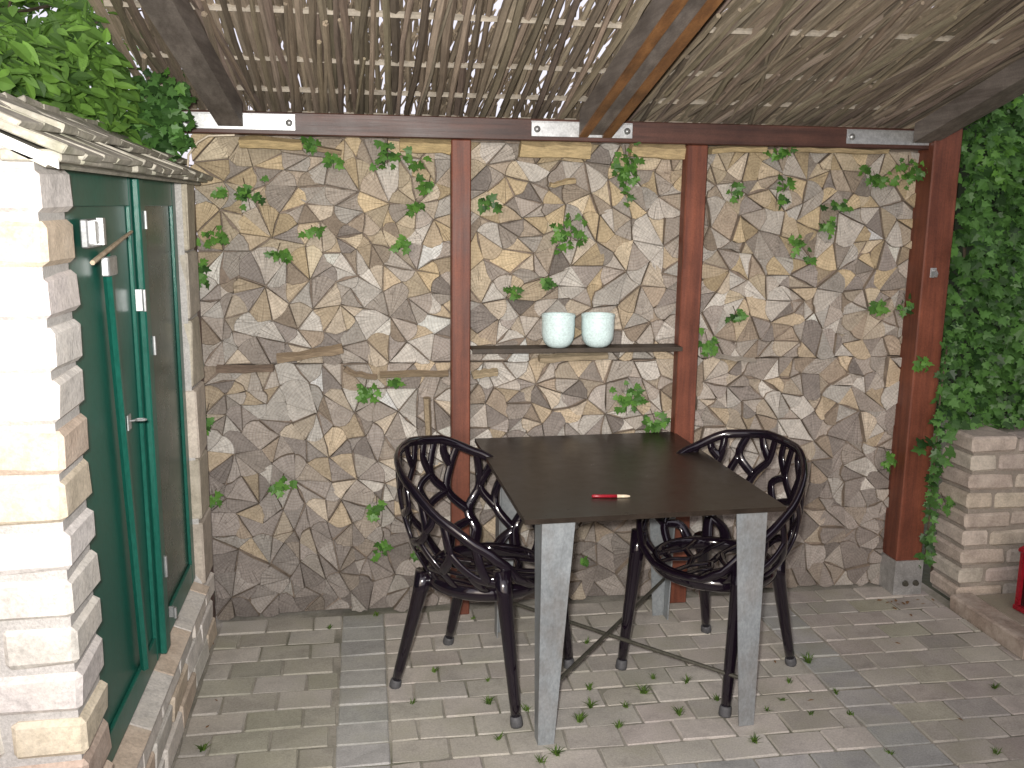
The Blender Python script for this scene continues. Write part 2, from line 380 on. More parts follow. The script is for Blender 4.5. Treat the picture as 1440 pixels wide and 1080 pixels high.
def firewood(name, x0, x1, z0, z1, label):
    root = Vector(((x0+x1)/2, WALL_Y+.08, z0-.012)); t = thing('firewood_stack', label, 'firewood', root, group='firewood bays between the posts')
    b = MB().box((x0-root.x, -.062, .012), (x1-root.x, .02, z1-root.z + (.06 if z1 > 1.9 else 0))); b.build('backing', M['backing'], t)
    pts = []
    def ok(p, r): return all((p-a).length > (r+b)/2 for a, b in pts)
    # border points
    def border(a, b, nn):
        for k in range(nn): p = a.lerp(b, (k + (R.uniform(-.2, .2) if 0 < k else 0))/nn); pts.append((p, .075))
    A, B, C, E_ = Vector((x0, z0)), Vector((x1, z0)), Vector((x1, z1)), Vector((x0, z1))
    nx, nz = round((x1-x0)/.088), round((z1-z0)/.088)
    border(A, B, nx); border(B, C, nz); border(C, E_, nx); border(E_, A, nz)
    tries = 0
    while tries < 6500:
        tries += 1; p = Vector((R.uniform(x0+.03, x1-.03), R.uniform(z0+.03, z1-.03))); r = R.choice((.050, .068, .083, .092, .104))
        if ok(p, r): pts.append((p, r))
    res = delaunay_2d_cdt([p for p, r in pts], [], [], 0, 1e-5)
    V, Fs = res[0], [list(f) for f in res[2]]
    edge = {}
    for fi, f in enumerate(Fs):
        for k in range(3): edge.setdefault(frozenset((f[k], f[(k+1) % 3])), []).append(fi)
    used = set(); polys = []
    es = [(k, v) for k, v in edge.items() if len(v) == 2]; R.shuffle(es)
    for k, (fa, fb) in es:
        if fa in used or fb in used or len(used) > .16*len(Fs): continue
        a, b = tuple(k); ca = [q for q in Fs[fa] if q not in k][0]; cb = [q for q in Fs[fb] if q not in k][0]
        quad = [V[a], V[ca], V[b], V[cb]]
        ar = sum(quad[i].x*quad[(i+1) % 4].y - quad[(i+1) % 4].x*quad[i].y for i in range(4))
        if ar < 0: quad = quad[::-1]
        cr = [(quad[i]-quad[i-1]).cross(quad[(i+1) % 4]-quad[i])/((quad[i]-quad[i-1]).length*(quad[(i+1) % 4]-quad[i]).length) for i in range(4)]
        if min(cr) < .18: continue
        used |= {fa, fb}; polys.append(quad)
    for fi, f in enumerate(Fs):
        if fi in used: continue
        tri = [V[i] for i in f]
        if (tri[1]-tri[0]).cross(tri[2]-tri[0]) < 0: tri = tri[::-1]
        if abs((tri[1]-tri[0]).cross(tri[2]-tri[0])) < 5e-4: continue
        polys.append(tri)
    for p in polys: make_log(inset([Vector((v.x, v.y)) for v in p], R.uniform(.0003, .0018)), t, root)
    return t, root, len(polys)
ZT = 1.055      # the stacks are built in two tiers
bays = []
for (x0, x1, txt) in ((-.625, .365, 'in the bay beside the brick shed'), (.380, 1.300, 'in the bay behind table and shelf'), (1.318, 2.345, 'in the bay beside the ivy hedge')):
    lo_ = firewood('', x0, x1, .012, ZT, 'lower tier of stacked split firewood ' + txt); up_ = firewood('', x0, x1, ZT+.004, 1.925, 'upper tier of stacked split firewood ' + txt)
    bays.append((lo_, up_))
print('logs', [(b[0][2], b[1][2]) for b in bays])
# long pieces lying sideways among the logs: (px0, py0, px1, py1, height px, bay, colour)
lay = [(337, 201, 425, 205, 16, 0, (.50, .38, .20)), (562, 204, 634, 208, 20, 0, (.50, .38, .20)), (390, 505, 482, 491, 13, 0, (.36, .27, .18)), (305, 519, 385, 517, 10, 0, (.27, .20, .15)),
       (534, 526, 630, 524, 9, 0, (.34, .26, .17)), (485, 520, 530, 531, 8, 0, (.38, .29, .2)), (425, 205, 480, 215, 8, 0, (.36, .27, .17)),
       (664, 527, 699, 523, 11, 1, (.50, .40, .26)), (731, 210, 829, 212, 26, 1, (.52, .40, .22)), (886, 212, 962, 214, 22, 1, (.50, .38, .21)), (758, 504, 853, 499, 11, 1, (.46, .37, .25)),
       (773, 261, 808, 254, 8, 1, (.60, .47, .28)), (600, 560, 603, 620, 10, 0, (.38, .30, .20)),
       (998, 211, 1075, 209, 11, 2, (.52, .40, .22)), (1110, 210, 1245, 214, 9, 2, (.47, .36, .21)), (1006, 500, 1060, 507, 6, 2, (.55, .5, .43))]
for (ax, ay, bx, by, hp, bi, cc) in lay:
    a = on_y(ax, ay, WALL_Y-.03); b = on_y(bx, by, WALL_Y-.03); h = hp/330/2; t, root, _ = bays[bi][1 if (a.z+b.z)/2 > ZT else 0]
    nn = 6; pts = [a.lerp(b, k/nn) + Vector((0, 0, R.gauss(0, .0025))) - root for k in range(nn+1)]
    MB().tube(pts, [h*R.uniform(.85, 1.1) for _ in pts], .035, (0, 1, 0), 5).build('log', M['bark'], t, color=cc, label='long split log lying sideways')

# ------------------------------------------------------------------ posts, beam, brackets, rafters
def post(x0, x1, y0, y1, label, z0=.0):
    r = Vector(((x0+x1)/2, (y0+y1)/2, 0))
    t = MB().box((x0-r.x, y0-r.y, z0), (x1-r.x, y1-r.y, 1.927), .004).build('wooden_post', M['post']); t.location = r
    tag(t, label, 'post', 'red brown timber posts'); return t
post(.335, .410, 3.665, 3.725, 'slim red brown post between shed bay and shelf bay')
post(1.268, 1.354, 3.665, 3.725, 'slim red brown post between shelf bay and hedge bay')
cp_ = thing('corner_post', 'thick red brown corner post on a galvanised shoe beside the hedge', 'post', (2.365, 3.69, 0), group='red brown timber posts')
MB().box((-.062, -.060, .125), (.060, .06, 2.03), .005).build('post_timber', M['post'], cp_)
sh = MB().box((-.068, -.066, .0), (.066, -.0605, .16)).box((-.068, -.0605, .0), (-.0625, .06, .16)).box((-.062, -.06, .0), (.06, .06, .120)).build('post_shoe', M['galv'], cp_)
for bx in (-.015, .035): MB().lathe([(.0, .014), (.010, .014), (.012, .008), (.014, .004), (.014, 0)], n=10).build('bolt', M['rod'], sh).matrix_local = Matrix.Translation((bx, -.067, .055)) @ Matrix.Rotation(math.pi/2, 4, 'X')
bt = MB().box((-1.53, -.03, -.041), (1.53, .035, .041), .004).build('rear_beam', M['beam']); bt.location = (.84, 3.700, 1.970)
tag(bt, 'dark red brown beam along the top of the firewood', 'beam')
def bracket(x0, x1, label):
    r = Vector(((x0+x1)/2, 3.668, 1.972)); h = (x1-x0)/2
    t = thing('angle_bracket', label, 'bracket', r, group='galvanised brackets on the beam')
    MB().box((-h, -.003, -.027), (h, 0, .027), .001).box((-h, -.0, .0275), (h, .03, .0305)).build('plate', M['galv'], t)
    for x in (-h+.022, h-.022):
        o = MB().lathe([(0, .009), (.006, .009), (.008, .006), (.013, .004), (.013, 0)], n=12).build('bolt', M['galv'], t, True)
        o.location = (x, -.003, 0); o.rotation_euler = (math.pi/2, 0, 0)
bracket(-.644, -.242, 'galvanised bracket holding the rafter beside the brick shed')
bracket(.642, 1.042, 'galvanised bracket holding the middle orange edged rafter')
bracket(1.936, 2.300, 'galvanised bracket holding the rafter next to the corner post')
SL = .275
def rafter(xa, xb, wd, label, hgt=.085, laths=False, y1=.15):
    t = thing('rafter', label, 'rafter', (xa, 3.660, 1.955), group='sloping roof rafters')
    def P(x, yy, z):
        k = (3.66-yy)/.62; return Vector((x + (xb-xa)*k, yy-3.66, z + SL*(3.66-yy)))
    def bar(x0, x1, z0, z1, name, mat):
        vs = [P(x0, 3.66, z0), P(x1, 3.66, z0), P(x1, 3.66, z1), P(x0, 3.66, z1), P(x0, y1, z0), P(x1, y1, z0), P(x1, y1, z1), P(x0, y1, z1)]
        MB().add(vs, [[0,3,2,1],[4,5,6,7],[0,1,5,4],[1,2,6,5],[2,3,7,6],[3,0,4,7]]).build(name, mat, t)
    h = wd/2
    if laths:
        bar(-h, h, .0, hgt, 'timber', M['raft_grey'])
        bar(-h-.001, -h+.034, -.010, -.0005, 'lath', M['raft_red']); bar(h-.036, h+.001, -.010, -.0005, 'lath', M['raft_red'])
    else: bar(-h, h, 0, hgt, 'timber', M['raft_grey'])
rafter(-.472, -.515, .088, 'plain weathered grey rafter next to the brick shed')
rafter(.892, .905, .128, 'middle rafter with orange brown laths under a grey timber', .09, True)
rafter(2.275, 2.275, .10, 'weathered grey edge rafter above the ivy hedge', .075)

# ------------------------------------------------------------------ woven willow roof
rf = thing('willow_screen', 'woven weathered willow screen roof lying on the rafters', 'roof', (.8, 3.72, 2.075))
ROT = -math.atan(SL)
sticks = []
for k in range(14):
    mb = MB(); nn = 5; wob = [(R.gauss(0, .0045), R.gauss(0, .004)) for _ in range(nn+1)]
    pts = [(wob[i][0], -.5 + i/nn, wob[i][1]) for i in range(nn+1)]; r0 = R.uniform(.0105, .0145)
    mb.tube(pts, [r0*R.uniform(.78, 1.12) for _ in pts], None, (0, 0, 1), 5); sticks.append(mb.mesh('stick', M['willow']))
wcol = [(.385, .305, .225), (.45, .365, .27), (.32, .255, .19), (.41, .315, .25), (.49, .40, .30), (.36, .30, .21)]
cosr = math.cos(ROT)
def stick(x, yc, L, dz, skew, thick=1.0, front=None, name='stick'):
    loc = Vector((x-.8, yc-3.72, SL*(3.72-yc)+dz))
    if front is None:
        o = link(name, R.choice(sticks), rf, loc, Euler((ROT + R.gauss(0, .006), 0, skew), 'XYZ'), tint(R.choice(wcol), .5, 1.15))
        o.scale = (thick, L/cosr, thick); return
    d = Vector((-math.sin(skew), math.cos(skew), -SL)).normalized()*(L/2/cosr)
    front.tube([loc-d, loc+Vector((R.gauss(0, .006), 0, R.gauss(0, .004))), loc+d], [.0135*thick]*3, None, (0, 0, 1), 5)
x = -.76; k = 0; fr = MB(); nst = 0
while x < 2.42:
    dense = x > 1.02
    dz = (.013 if k % 2 else -.013) + R.gauss(0, .002)
    sk = R.gauss(0, .030) if not dense else R.gauss(.07, .09)
    stick(x, 3.38 + R.uniform(-.06, .06), 1.55 + R.uniform(-.1, .1), dz, sk, R.uniform(.85, 1.25) if not dense else R.uniform(.55, .95)); nst += 1
    stick(x, 1.42, 2.55, dz, sk*.3, 1.0, fr)
    if R.random() < (.45 if x < .05 else .18 if not dense else .62):   # doubled up rods
        stick(x + R.uniform(-.012, .012), 3.42 + R.uniform(-.35, .35), R.uniform(.5, 1.2), R.choice((-.03, .03)), sk + R.gauss(0, .05), R.uniform(.5, .9)); nst += 1
    x += R.uniform(.0135, .019) if dense else (R.uniform(.0155, .021) if x < .05 else R.uniform(.018, .034)); k += 1
print('sticks', nst)
# thin twigs that close the gaps, above the rods on the hedge side and here and there elsewhere
tw = MB()
for _ in range(5600):
    u = R.random(); x = R.uniform(.95, 2.45) if u < .70 else (R.uniform(-.75, .2) if u < .87 else R.uniform(.2, .95))
    yc = R.uniform(.2, 4.05) if R.random() < .5 else R.uniform(2.8, 4.05); L = R.uniform(.15, .5); sk = R.gauss(.12 if x > .95 else 0, .16)
    loc = Vector((x-.8, yc-3.72, SL*(3.72-yc) + R.uniform(.024, .038) + R.gauss(0, .003)))
    d = Vector((-math.sin(sk), math.cos(sk), -SL)).normalized()*(L/2); r = R.uniform(.0035, .008)
    tw.tube([loc-d, loc+Vector((R.gauss(0, .006), 0, R.gauss(0, .003))), loc+d], [r, r*1.1, r*.5], None, (0, 0, 1), 4)
tw.build('twig_layer', M['willow'], rf, color=(.38, .305, .22), kind='stuff')
fr.build('rod_layer', M['willow'], rf, color=(.36, .31, .24), kind='stuff')  # front rods with their canes and rafters: unseen roof added to block overhead sky
for yy in (3.90, 3.665, 3.41, 3.075, 2.75, 2.4, 2.0, 1.6, 1.2, .8, .4):
    pts = [Vector((xx-.8, yy-3.72 + R.gauss(0, .004), SL*(3.72-yy) + R.gauss(0, .002))) for xx in [-.74 + i*.318 for i in range(11)]]
    MB().tube(pts, [.0095*R.uniform(.9, 1.15) for _ in pts], None, (0, 0, 1), 5).build('cane', M['cane'], rf)
# a broken stub hanging from the screen
a = on_y(1003, 28, 3.2); b = on_y(1042, 74, 3.32)
MB().tube([a-rf.location, (a+b)/2-rf.location, b-rf.location], [.007, .008, .006], None, (0, 0, 1), 5).build('broken_rod', M['willow'], rf, color=(.14, .115, .1))

# ------------------------------------------------------------------ brick shed with green doors
XW, YF, YJ = -.600, 1.925, 2.115
shed = thing('brick_shed', 'small pale brick shed with a tiled roof and green double doors', 'shed', (-.95, 2.75, 0)); S0 = shed.location.copy()
def L3(*p): return Vector(p) - S0
core = MB().box(L3(-.985, YF+.012, 0), L3(XW-.012, YJ-.014, 1.76)).box(L3(-.985, YJ-.0138, 0), L3(-.7005, 3.60, 1.7595)).box(L3(-.70, YJ-.0135, 0), L3(XW-.016, 3.60, .283)).box(L3(-.70, 3.41, .285), L3(XW-.012, 3.60, 1.755))
core.prism([(-.985-S0.x, 1.76), (XW-.012-S0.x, 1.76), (-.80-S0.x, 1.850)], 'y', YF-.003-S0.y, 3.60-S0.y).build('mortar_core', M['mortar'], shed)
bcol = [(.68, .64, .58), (.70, .66, .61), (.64, .52, .41), (.72, .69, .64), (.66, .62, .57), (.60, .47, .38), (.68, .61, .47), (.72, .69, .65), (.68, .64, .60)]
def brick(cx, cyy, cz, sx, sy_, sz, parent, base, pal, ch=.011, jit=.0045):
    me = block_mesh('brick', (sx, sy_, sz), ch, jit, M['brick'], R.randrange(4))
    link('brick', me, parent, (cx-base.x, cyy-base.y, cz-base.z), (R.gauss(0, .008), R.gauss(0, .008), R.gauss(0, .008)), tint(R.choice(pal), .9, 1.1))
P_ = .1030
for i in range(17):
    z = .052 + i*P_; first = .147 if i % 2 else .300; hj = P_-.017
    brick(XW-first/2, (YF+YJ)/2, z, first, YJ-YF, hj, shed, S0, bcol)
    x = XW-first-.016
    while x > -.975:
        L = min(.300, x+.99)
        if L > .05: brick(x-L/2, YF+.06, z, L, .12, hj, shed, S0, bcol)
        x -= L+.016
for i in range(3):           # low wall under the doors
    z = .046 + i*.094; y = YJ+.01 - (.12 if i % 2 else 0)
    while y < 3.58:
        a, b = max(y, YJ+.012), min(y+.245, 3.595)
        if b-a > .05: brick(XW-.055, (a+b)/2, z, .11, b-a, .080, shed, S0, bcol[:5], .007, .006)
        y += .26
y = YJ+.01                     # sloping sill stones
while y < 3.40:
    b = min(y+.30, 3.405)
    MB().prism([(XW+.012-S0.x, .278), (XW+.016-S0.x, .288), (-.655-S0.x, .318), (-.66-S0.x, .280)], 'y', y-S0.y+.004, b-S0.y-.004).build('sill_stone', M['brick'], shed, color=R.choice(bcol[1:5])); y = b
z = .285
while z < 1.74:                # far jamb of upright bricks
    h = min(.235 + R.uniform(-.02, .03), 1.752-z)
    if h < .04: break
    brick(XW-.045, 3.503, z+h/2, .09, .185, h-.010, shed, S0, [(.52, .46, .37), (.56, .50, .42), (.48, .42, .34)], .006, .005); z += h
# doors
def door(y0, y1, x, label, pm_='door_panel'):
    d = MB().box(L3(x-.035, y0, .325), L3(x-.012, y1, 1.748)).build('door', M[pm_], shed, label=label)
    f = MB()
    for a, b, c_, e in ((y0, y0+.055, .325, 1.748), (y1-.055, y1, .325, 1.748)): f.box(L3(x-.0118, a, c_), L3(x, b, e), .002)
    for c_, e in ((.325, .40), (1.668, 1.748)): f.box(L3(x-.0117, y0+.0555, c_), L3(x-.0008, y1-.0555, e), .002)
    f.build('door_frame', M['door'], d); return d
d1 = door(2.125, 2.806, -.632, 'near green door leaf with bolt and hook', 'door')
d2 = door(2.816, 3.402, -.632, 'far dark green door leaf')
MB().box(L3(-.6318, 2.782, .33), L3(-.612, 2.842, 1.745), .004).build('cover_strip', M['door'], d1)
MB().tube([L3(-.628, 2.463, 1.56), L3(-.626, 2.50, 1.1), L3(-.624, 2.565, .40)], [.018, .018, .018], .012, (1, 0, 0), 6).build('lock_bar', M['door'], d1)
MB().box(L3(-.6318, 2.27, 1.575), L3(-.615, 2.38, 1.640), .003).box(L3(-.6148, 2.30, 1.585), L3(-.606, 2.325, 1.635)).box(L3(-.6148, 2.345, 1.58), L3(-.600, 2.365, 1.642)).build('bolt', M['galv'], d1)
MB().box(L3(-.6318, 2.42, 1.50), L3(-.612, 2.50, 1.548), .003).build('lock_plate', M['galv'], d1)
MB().tube([L3(-.60, 2.235, 1.545), L3(-.608, 2.45, 1.572), L3(-.61, 2.66, 1.602)], [.006, .006, .004], None, (0, 0, 1), 6).build('stay_stick', M['pale_wood'], d1)
hk = [L3(-.612, 2.52, 1.117), L3(-.602, 2.525, 1.117)] + [L3(-.588 + .014*math.cos(a), 2.535 + .010*math.sin(a), 1.117) for a in [math.pi + i*math.pi/5 for i in range(11)]]
MB().tube(hk, .0026, None, (0, 0, 1), 6).build('hook', M['galv'], d1); MB().box(L3(-.6138, 2.500, 1.095), L3(-.611, 2.532, 1.135)).build('hook_plate', M['galv'], d1)
for (y, z, h) in ((2.745, 1.41, .060), (2.835, 1.27, .055), (2.812, .60, .065), (2.815, 1.63, .05), (2.905, .41, .035)):
    MB().tube([L3(-.607, y, z-h/2), L3(-.607, y, z+h/2)], .0055, None, (0, 1, 0), 8).box(L3(-.6316, y+.006, z-h/2), L3(-.611, y+.012, z+h/2)).build('hinge', M['galv'], d2)
# roof tiles, both slopes
RS = .49; th = math.atan(RS)
tl = [block_mesh('tile', (.205, .121, .016), .003, .003, M['tile'], k) for k in range(5)]
for side in (1, -1):
    for r_ in range(2):
        y = 1.885 + (.06 if r_ % 2 else 0)
        while y < 3.60:
            u = .095 + r_*.105
            if side == 1: x, z = -.548 - u*math.cos(th), 1.752 + u*math.sin(th)
            else: x, z = -1.052 + u*math.cos(th), 1.752 + u*math.sin(th)
            link('tile', R.choice(tl), shed, L3(x, y+.06, z + .012 + .014*r_ + R.gauss(0, .003)), (R.gauss(0, .02), side*(th-.07) + R.gauss(0, .025), R.gauss(0, .02)))
            y += .125
y = 1.90
while y < 3.58:                 # undercloak course, its ends show below the eave tiles
    L = R.uniform(.10, .14); MB().box(L3(-.66, y, 1.752), L3(-.553 + R.uniform(-.012, .008), y+L-.006, 1.774), .003).build('tile', M['tile'], shed).rotation_euler = (0, 0, 0); y += L
RX, RZ = -.80, 1.872
for sg_, xe in ((1, -.575), (-1, -1.025)):
    MB().prism([(xe-S0.x, 1.747), (xe-sg_*.006-S0.x, 1.741), (RX-S0.x, RZ-.022), (RX-S0.x, RZ)], 'y', 1.90-S0.y, 3.60-S0.y).build('roof_board', M['tile'], shed)
MB().prism([(-.556-S0.x, 1.757), (-.556-S0.x, 1.738), (RX-S0.x, RZ-.030), (RX-S0.x, RZ-.004)], 'y', 1.8935-S0.y, 1.8995-S0.y).build('barge_board', M['white_board'], shed)
yy = 1.885
while yy < 3.6: MB().prism([(RX-.07-S0.x, RZ), (RX-S0.x, RZ+.045), (RX+.07-S0.x, RZ), (RX+.07-S0.x, RZ-.014), (RX-S0.x, RZ+.030), (RX-.07-S0.x, RZ-.014)], 'y', yy-S0.y, min(yy+.285, 3.61)-S0.y).build('ridge_tile', M['tile'], shed); yy += .29
# dark edge board where shed meets the firewood
eb = MB().box((-.02, -.04, 0), (.006, .04, 1.74)).build('edge_board', M['beam']); eb.location = (-.622, 3.655, .012); tag(eb, 'thin dark upright board between shed and firewood', 'board')
# pale cable at the beam end
cb_ = [on_y(264, 236, 3.64), on_y(265, 218, 3.64), on_y(278, 200, 3.64), on_y(293, 191, 3.645), on_y(330, 190, 3.65)]
o = MB().tube(cb_, .004, None, (0, 1, 0), 6).build('cable', M['cream']); tag(o, 'thin pale cable bending under the beam by the shed eave', 'cable')

# ------------------------------------------------------------------ table
tb = thing('steel_table', 'brown steel table with tapered sheet metal legs and crossed rods', 'table', (.868, 3.175, 0), math.radians(1.9))
MB().box((-.4225, -.5075, .751), (.4225, .5075, .757)).box((-.4225, -.5075, .741), (.4225, -.5035, .7508)).box((-.4225, .5035, .741), (.4225, .5075, .7508)).box((-.4225, -.503, .741), (-.4185, .503, .7508)).box((.4185, -.503, .741), (.4225, .503, .7508)).build('table_top', M['rust'], tb)
def leg(x, y, sx, sy_):
    """folded corner leg, two tapering plates; sx, sy_ point to the inside of the table"""
    m_ = MB(); t = .005
    def plate(ax):
        w0, w1 = .052, .104
        if ax == 'x': poly = [(x, 0), (x+sx*w0, 0), (x+sx*w1, .7405), (x, .7405)]; m_.prism(poly, 'y', y, y+sy_*t)
        else: poly = [(y+sy_*t, 0), (y+sy_*w0, 0), (y+sy_*w1, .7405), (y+sy_*t, .7405)]; m_.prism(poly, 'x', x, x+sx*t)
    plate('x'); plate('y'); return m_.build('leg', M['steel'], tb)
LX0, LX1, LY0, LY1 = -.366, .366, -.494, .375
leg(LX0, LY0, 1, 1); leg(LX1, LY0, -1, 1); leg(LX0, LY1-.05, 1, -1); leg(LX1, LY1, -1, -1)
MB().tube([(LX0+.012, LY1-.062, .150), (LX1-.012, LY0+.012, .150)], .0068, None, (0, 0, 1), 8).build('cross_rod', M['rod'], tb)
MB().tube([(LX1-.012, LY1-.012, .163), (LX0+.012, LY0+.012, .163)], .0068, None, (0, 0, 1), 8).build('cross_rod', M['rod'], tb)
pa, pb = on_z(832, 698, .7615), on_z(886, 698, .7615); pm = (pa+pb)/2
pen = thing('marker_pen', 'short red and cream pen lying on the table', 'pen', (pm.x, pm.y, .757), math.atan2(pb.y-pa.y, pb.x-pa.x)); hl = (pb-pa).length/2
MB().tube([(-hl, 0, .0055), (-hl+.004, 0, .0055), (.02, 0, .0055)], [.003, .0055, .0055], None, (0, 0, 1), 10).build('barrel', M['red'], pen, True)
MB().tube([(.0202, 0, .0055), (hl-.015, 0, .0055), (hl-.006, 0, .005), (hl, 0, .005)], [.0055, .0052, .004, .0025], None, (0, 0, 1), 10).build('cap', M['cream'], pen, True)

# ------------------------------------------------------------------ shelf and pots
shf = MB().box((-.4275, -.052, -.004), (.4275, .05, .004)).box((-.4275, -.0525, -.013), (.4275, -.048, .0035)).build('wall_shelf', M['shelf']); shf.location = (.839, 3.664, 1.125)
tag(shf, 'narrow dark steel shelf between two red brown posts', 'shelf')
for px, tip in ((784.5, 'the one towards the brick shed'), (840, 'the one towards the ivy hedge')):
    p = on_y(px, 482, 3.645)
    cup = thing('ceramic_pot', 'pale mint ceramic pot on the steel shelf, ' + tip, 'pot', (p.x, 3.645, 1.1295), group='pots on the shelf')
    out = [(0, 0), (.030, 0), (.040, .004), (.052, .014), (.0605, .030), (.0645, .050), (.0655, .080), (.066, .126), (.0655, .131), (.0635, .133), (.061, .131), (.060, .122), (.058, .06), (.045, .022), (0, .016)]
    MB().lathe(out, n=32).build('pot_body', M['ceramic'], cup, True)
    MB().lathe([(.0662, .119), (.0672, .122), (.0675, .128), (.0668, .132), (.0658, .133)], n=32).build('rim', M['ceramic'], cup, True)

# ------------------------------------------------------------------ chairs
def catmull(pts, k=5):
    out = []; n = len(pts)
    for i in range(n-1):
        p0, p1, p2, p3 = pts[max(i-1, 0)], pts[i], pts[i+1], pts[min(i+2, n-1)]
        for j in range(k):
            t = j/k
            out.append(tuple(.5*((2*b) + (-a+c_)*t + (2*a-5*b+4*c_-d)*t*t + (-a+3*b-3*c_+d)*t**3) for a, b, c_, d in zip(p0, p1, p2, p3)))
    out.append(tuple(pts[-1])); return out
def smst(a, b, x): t = max(0, min(1, (x-a)/(b-a))); return t*t*(3-2*t)
RIMZ = [(0, .440), (25, .446), (40, .485), (52, .545), (65, .595), (90, .672), (120, .765), (150, .828), (180, .845)]
RIMR = [(0, .232), (25, .240), (40, .262), (52, .272), (65, .274), (90, .276), (120, .284), (150, .296), (180, .300)]
def interp(tab, x):
    for (x0, a), (x1, b) in zip(tab, tab[1:]):
        if x <= x1: t = (x-x0)/(x1-x0); return a + (b-a)*(t*t*(3-2*t)*.35 + t*.65)
    return tab[-1][1]
def shell(phi, v):
    """point on the tub; phi in degrees from the front, v from the seat edge (0) to the rim (1)"""
    phi = (phi+180) % 360 - 180; q_ = abs(phi); a = math.radians(phi); s = smst(30, 140, q_)
    b = Vector((.02 + .205*math.cos(a), .208*math.sin(a), .428))
    r = interp(RIMR, q_); zt = interp(RIMZ, q_)
    t = Vector((.02 - .020*s + r*math.cos(a), r*math.sin(a), zt))
    p = b.lerp(t, v); bul = .030*math.sin(math.pi*min(v, 1))*min(1, (zt-.44)/.15)
    return p + Vector((math.cos(a)*bul, math.sin(a)*bul, -.6*bul))
def shell_n(phi, v):
    e = 1.0
    dv = shell(phi, min(v+.02, 1)) - shell(phi, max(v-.02, 0)); dp = shell(phi+e, v) - shell(phi-e, v)
    n_ = dp.cross(dv); return n_.normalized() if n_.length > 1e-7 else Vector((0, 0, 1))
NET = [[(-92, 0), (-86, .3), (-92, .62), (-96, 1)], [(-86, .3), (-70, .50), (-72, .76), (-80, 1)], [(-47, 0), (-53, .2), (-48, .4), (-58, .68), (-57, 1)],
       [(-48, .4), (-33, .56), (-37, .8), (-43, 1)], [(-70, .50), (-61, .60), (-58, .68)], [(-33, .56), (-20, .72), (-25, 1)], [(-5, 0), (0, .25), (-14, .45), (-33, .56)],
       [(0, .25), (12, .45), (8, .65), (-3, .8), (-7, 1)], [(8, .65), (20, .82), (14, 1)], [(40, 0), (38, .25), (26, .38), (12, .45)], [(38, .25), (52, .45), (44, .65), (34, .8), (31, 1)],
       [(44, .65), (56, .8), (52, 1)], [(52, .45), (66, .55), (74, .75), (70, 1)], [(86, 0), (82, .3), (66, .55)], [(82, .3), (92, .6), (91, .8), (88, 1)], [(-20, 0), (-30, .18), (-50, .3)],
       [(60, 0), (66, .2), (82, .3)], [(-72, 0), (-78, .15), (-86, .3)], [(20, 0), (26, .14), (38, .25)], [(-14, .45), (-8, .62), (-20, .72)], [(26, .38), (30, .55), (20, .82)],
       [(-58, .68), (-64, .84), (-69, 1)], [(-20, .72), (-14, .86), (-16, 1)], [(34, .8), (40, .9), (42, 1)], [(74, .75), (79, .88), (80, 1)], [(-3, .8), (2, .9), (4, 1)], [(-37, .8), (-32, .9), (-33, 1)]]
for sg_ in (-1, 1):      # the broad side wings towards the front legs
    NET += [[(sg_*136, 0), (sg_*132, .5), (sg_*129, 1)], [(sg_*133, .5), (sg_*116, .45), (sg_*102, .55), (sg_*91, .7)], [(sg_*116, 0), (sg_*112, .25), (sg_*106, .50)], [(sg_*118, .45), (sg_*113, .75), (sg_*110, 1)]]
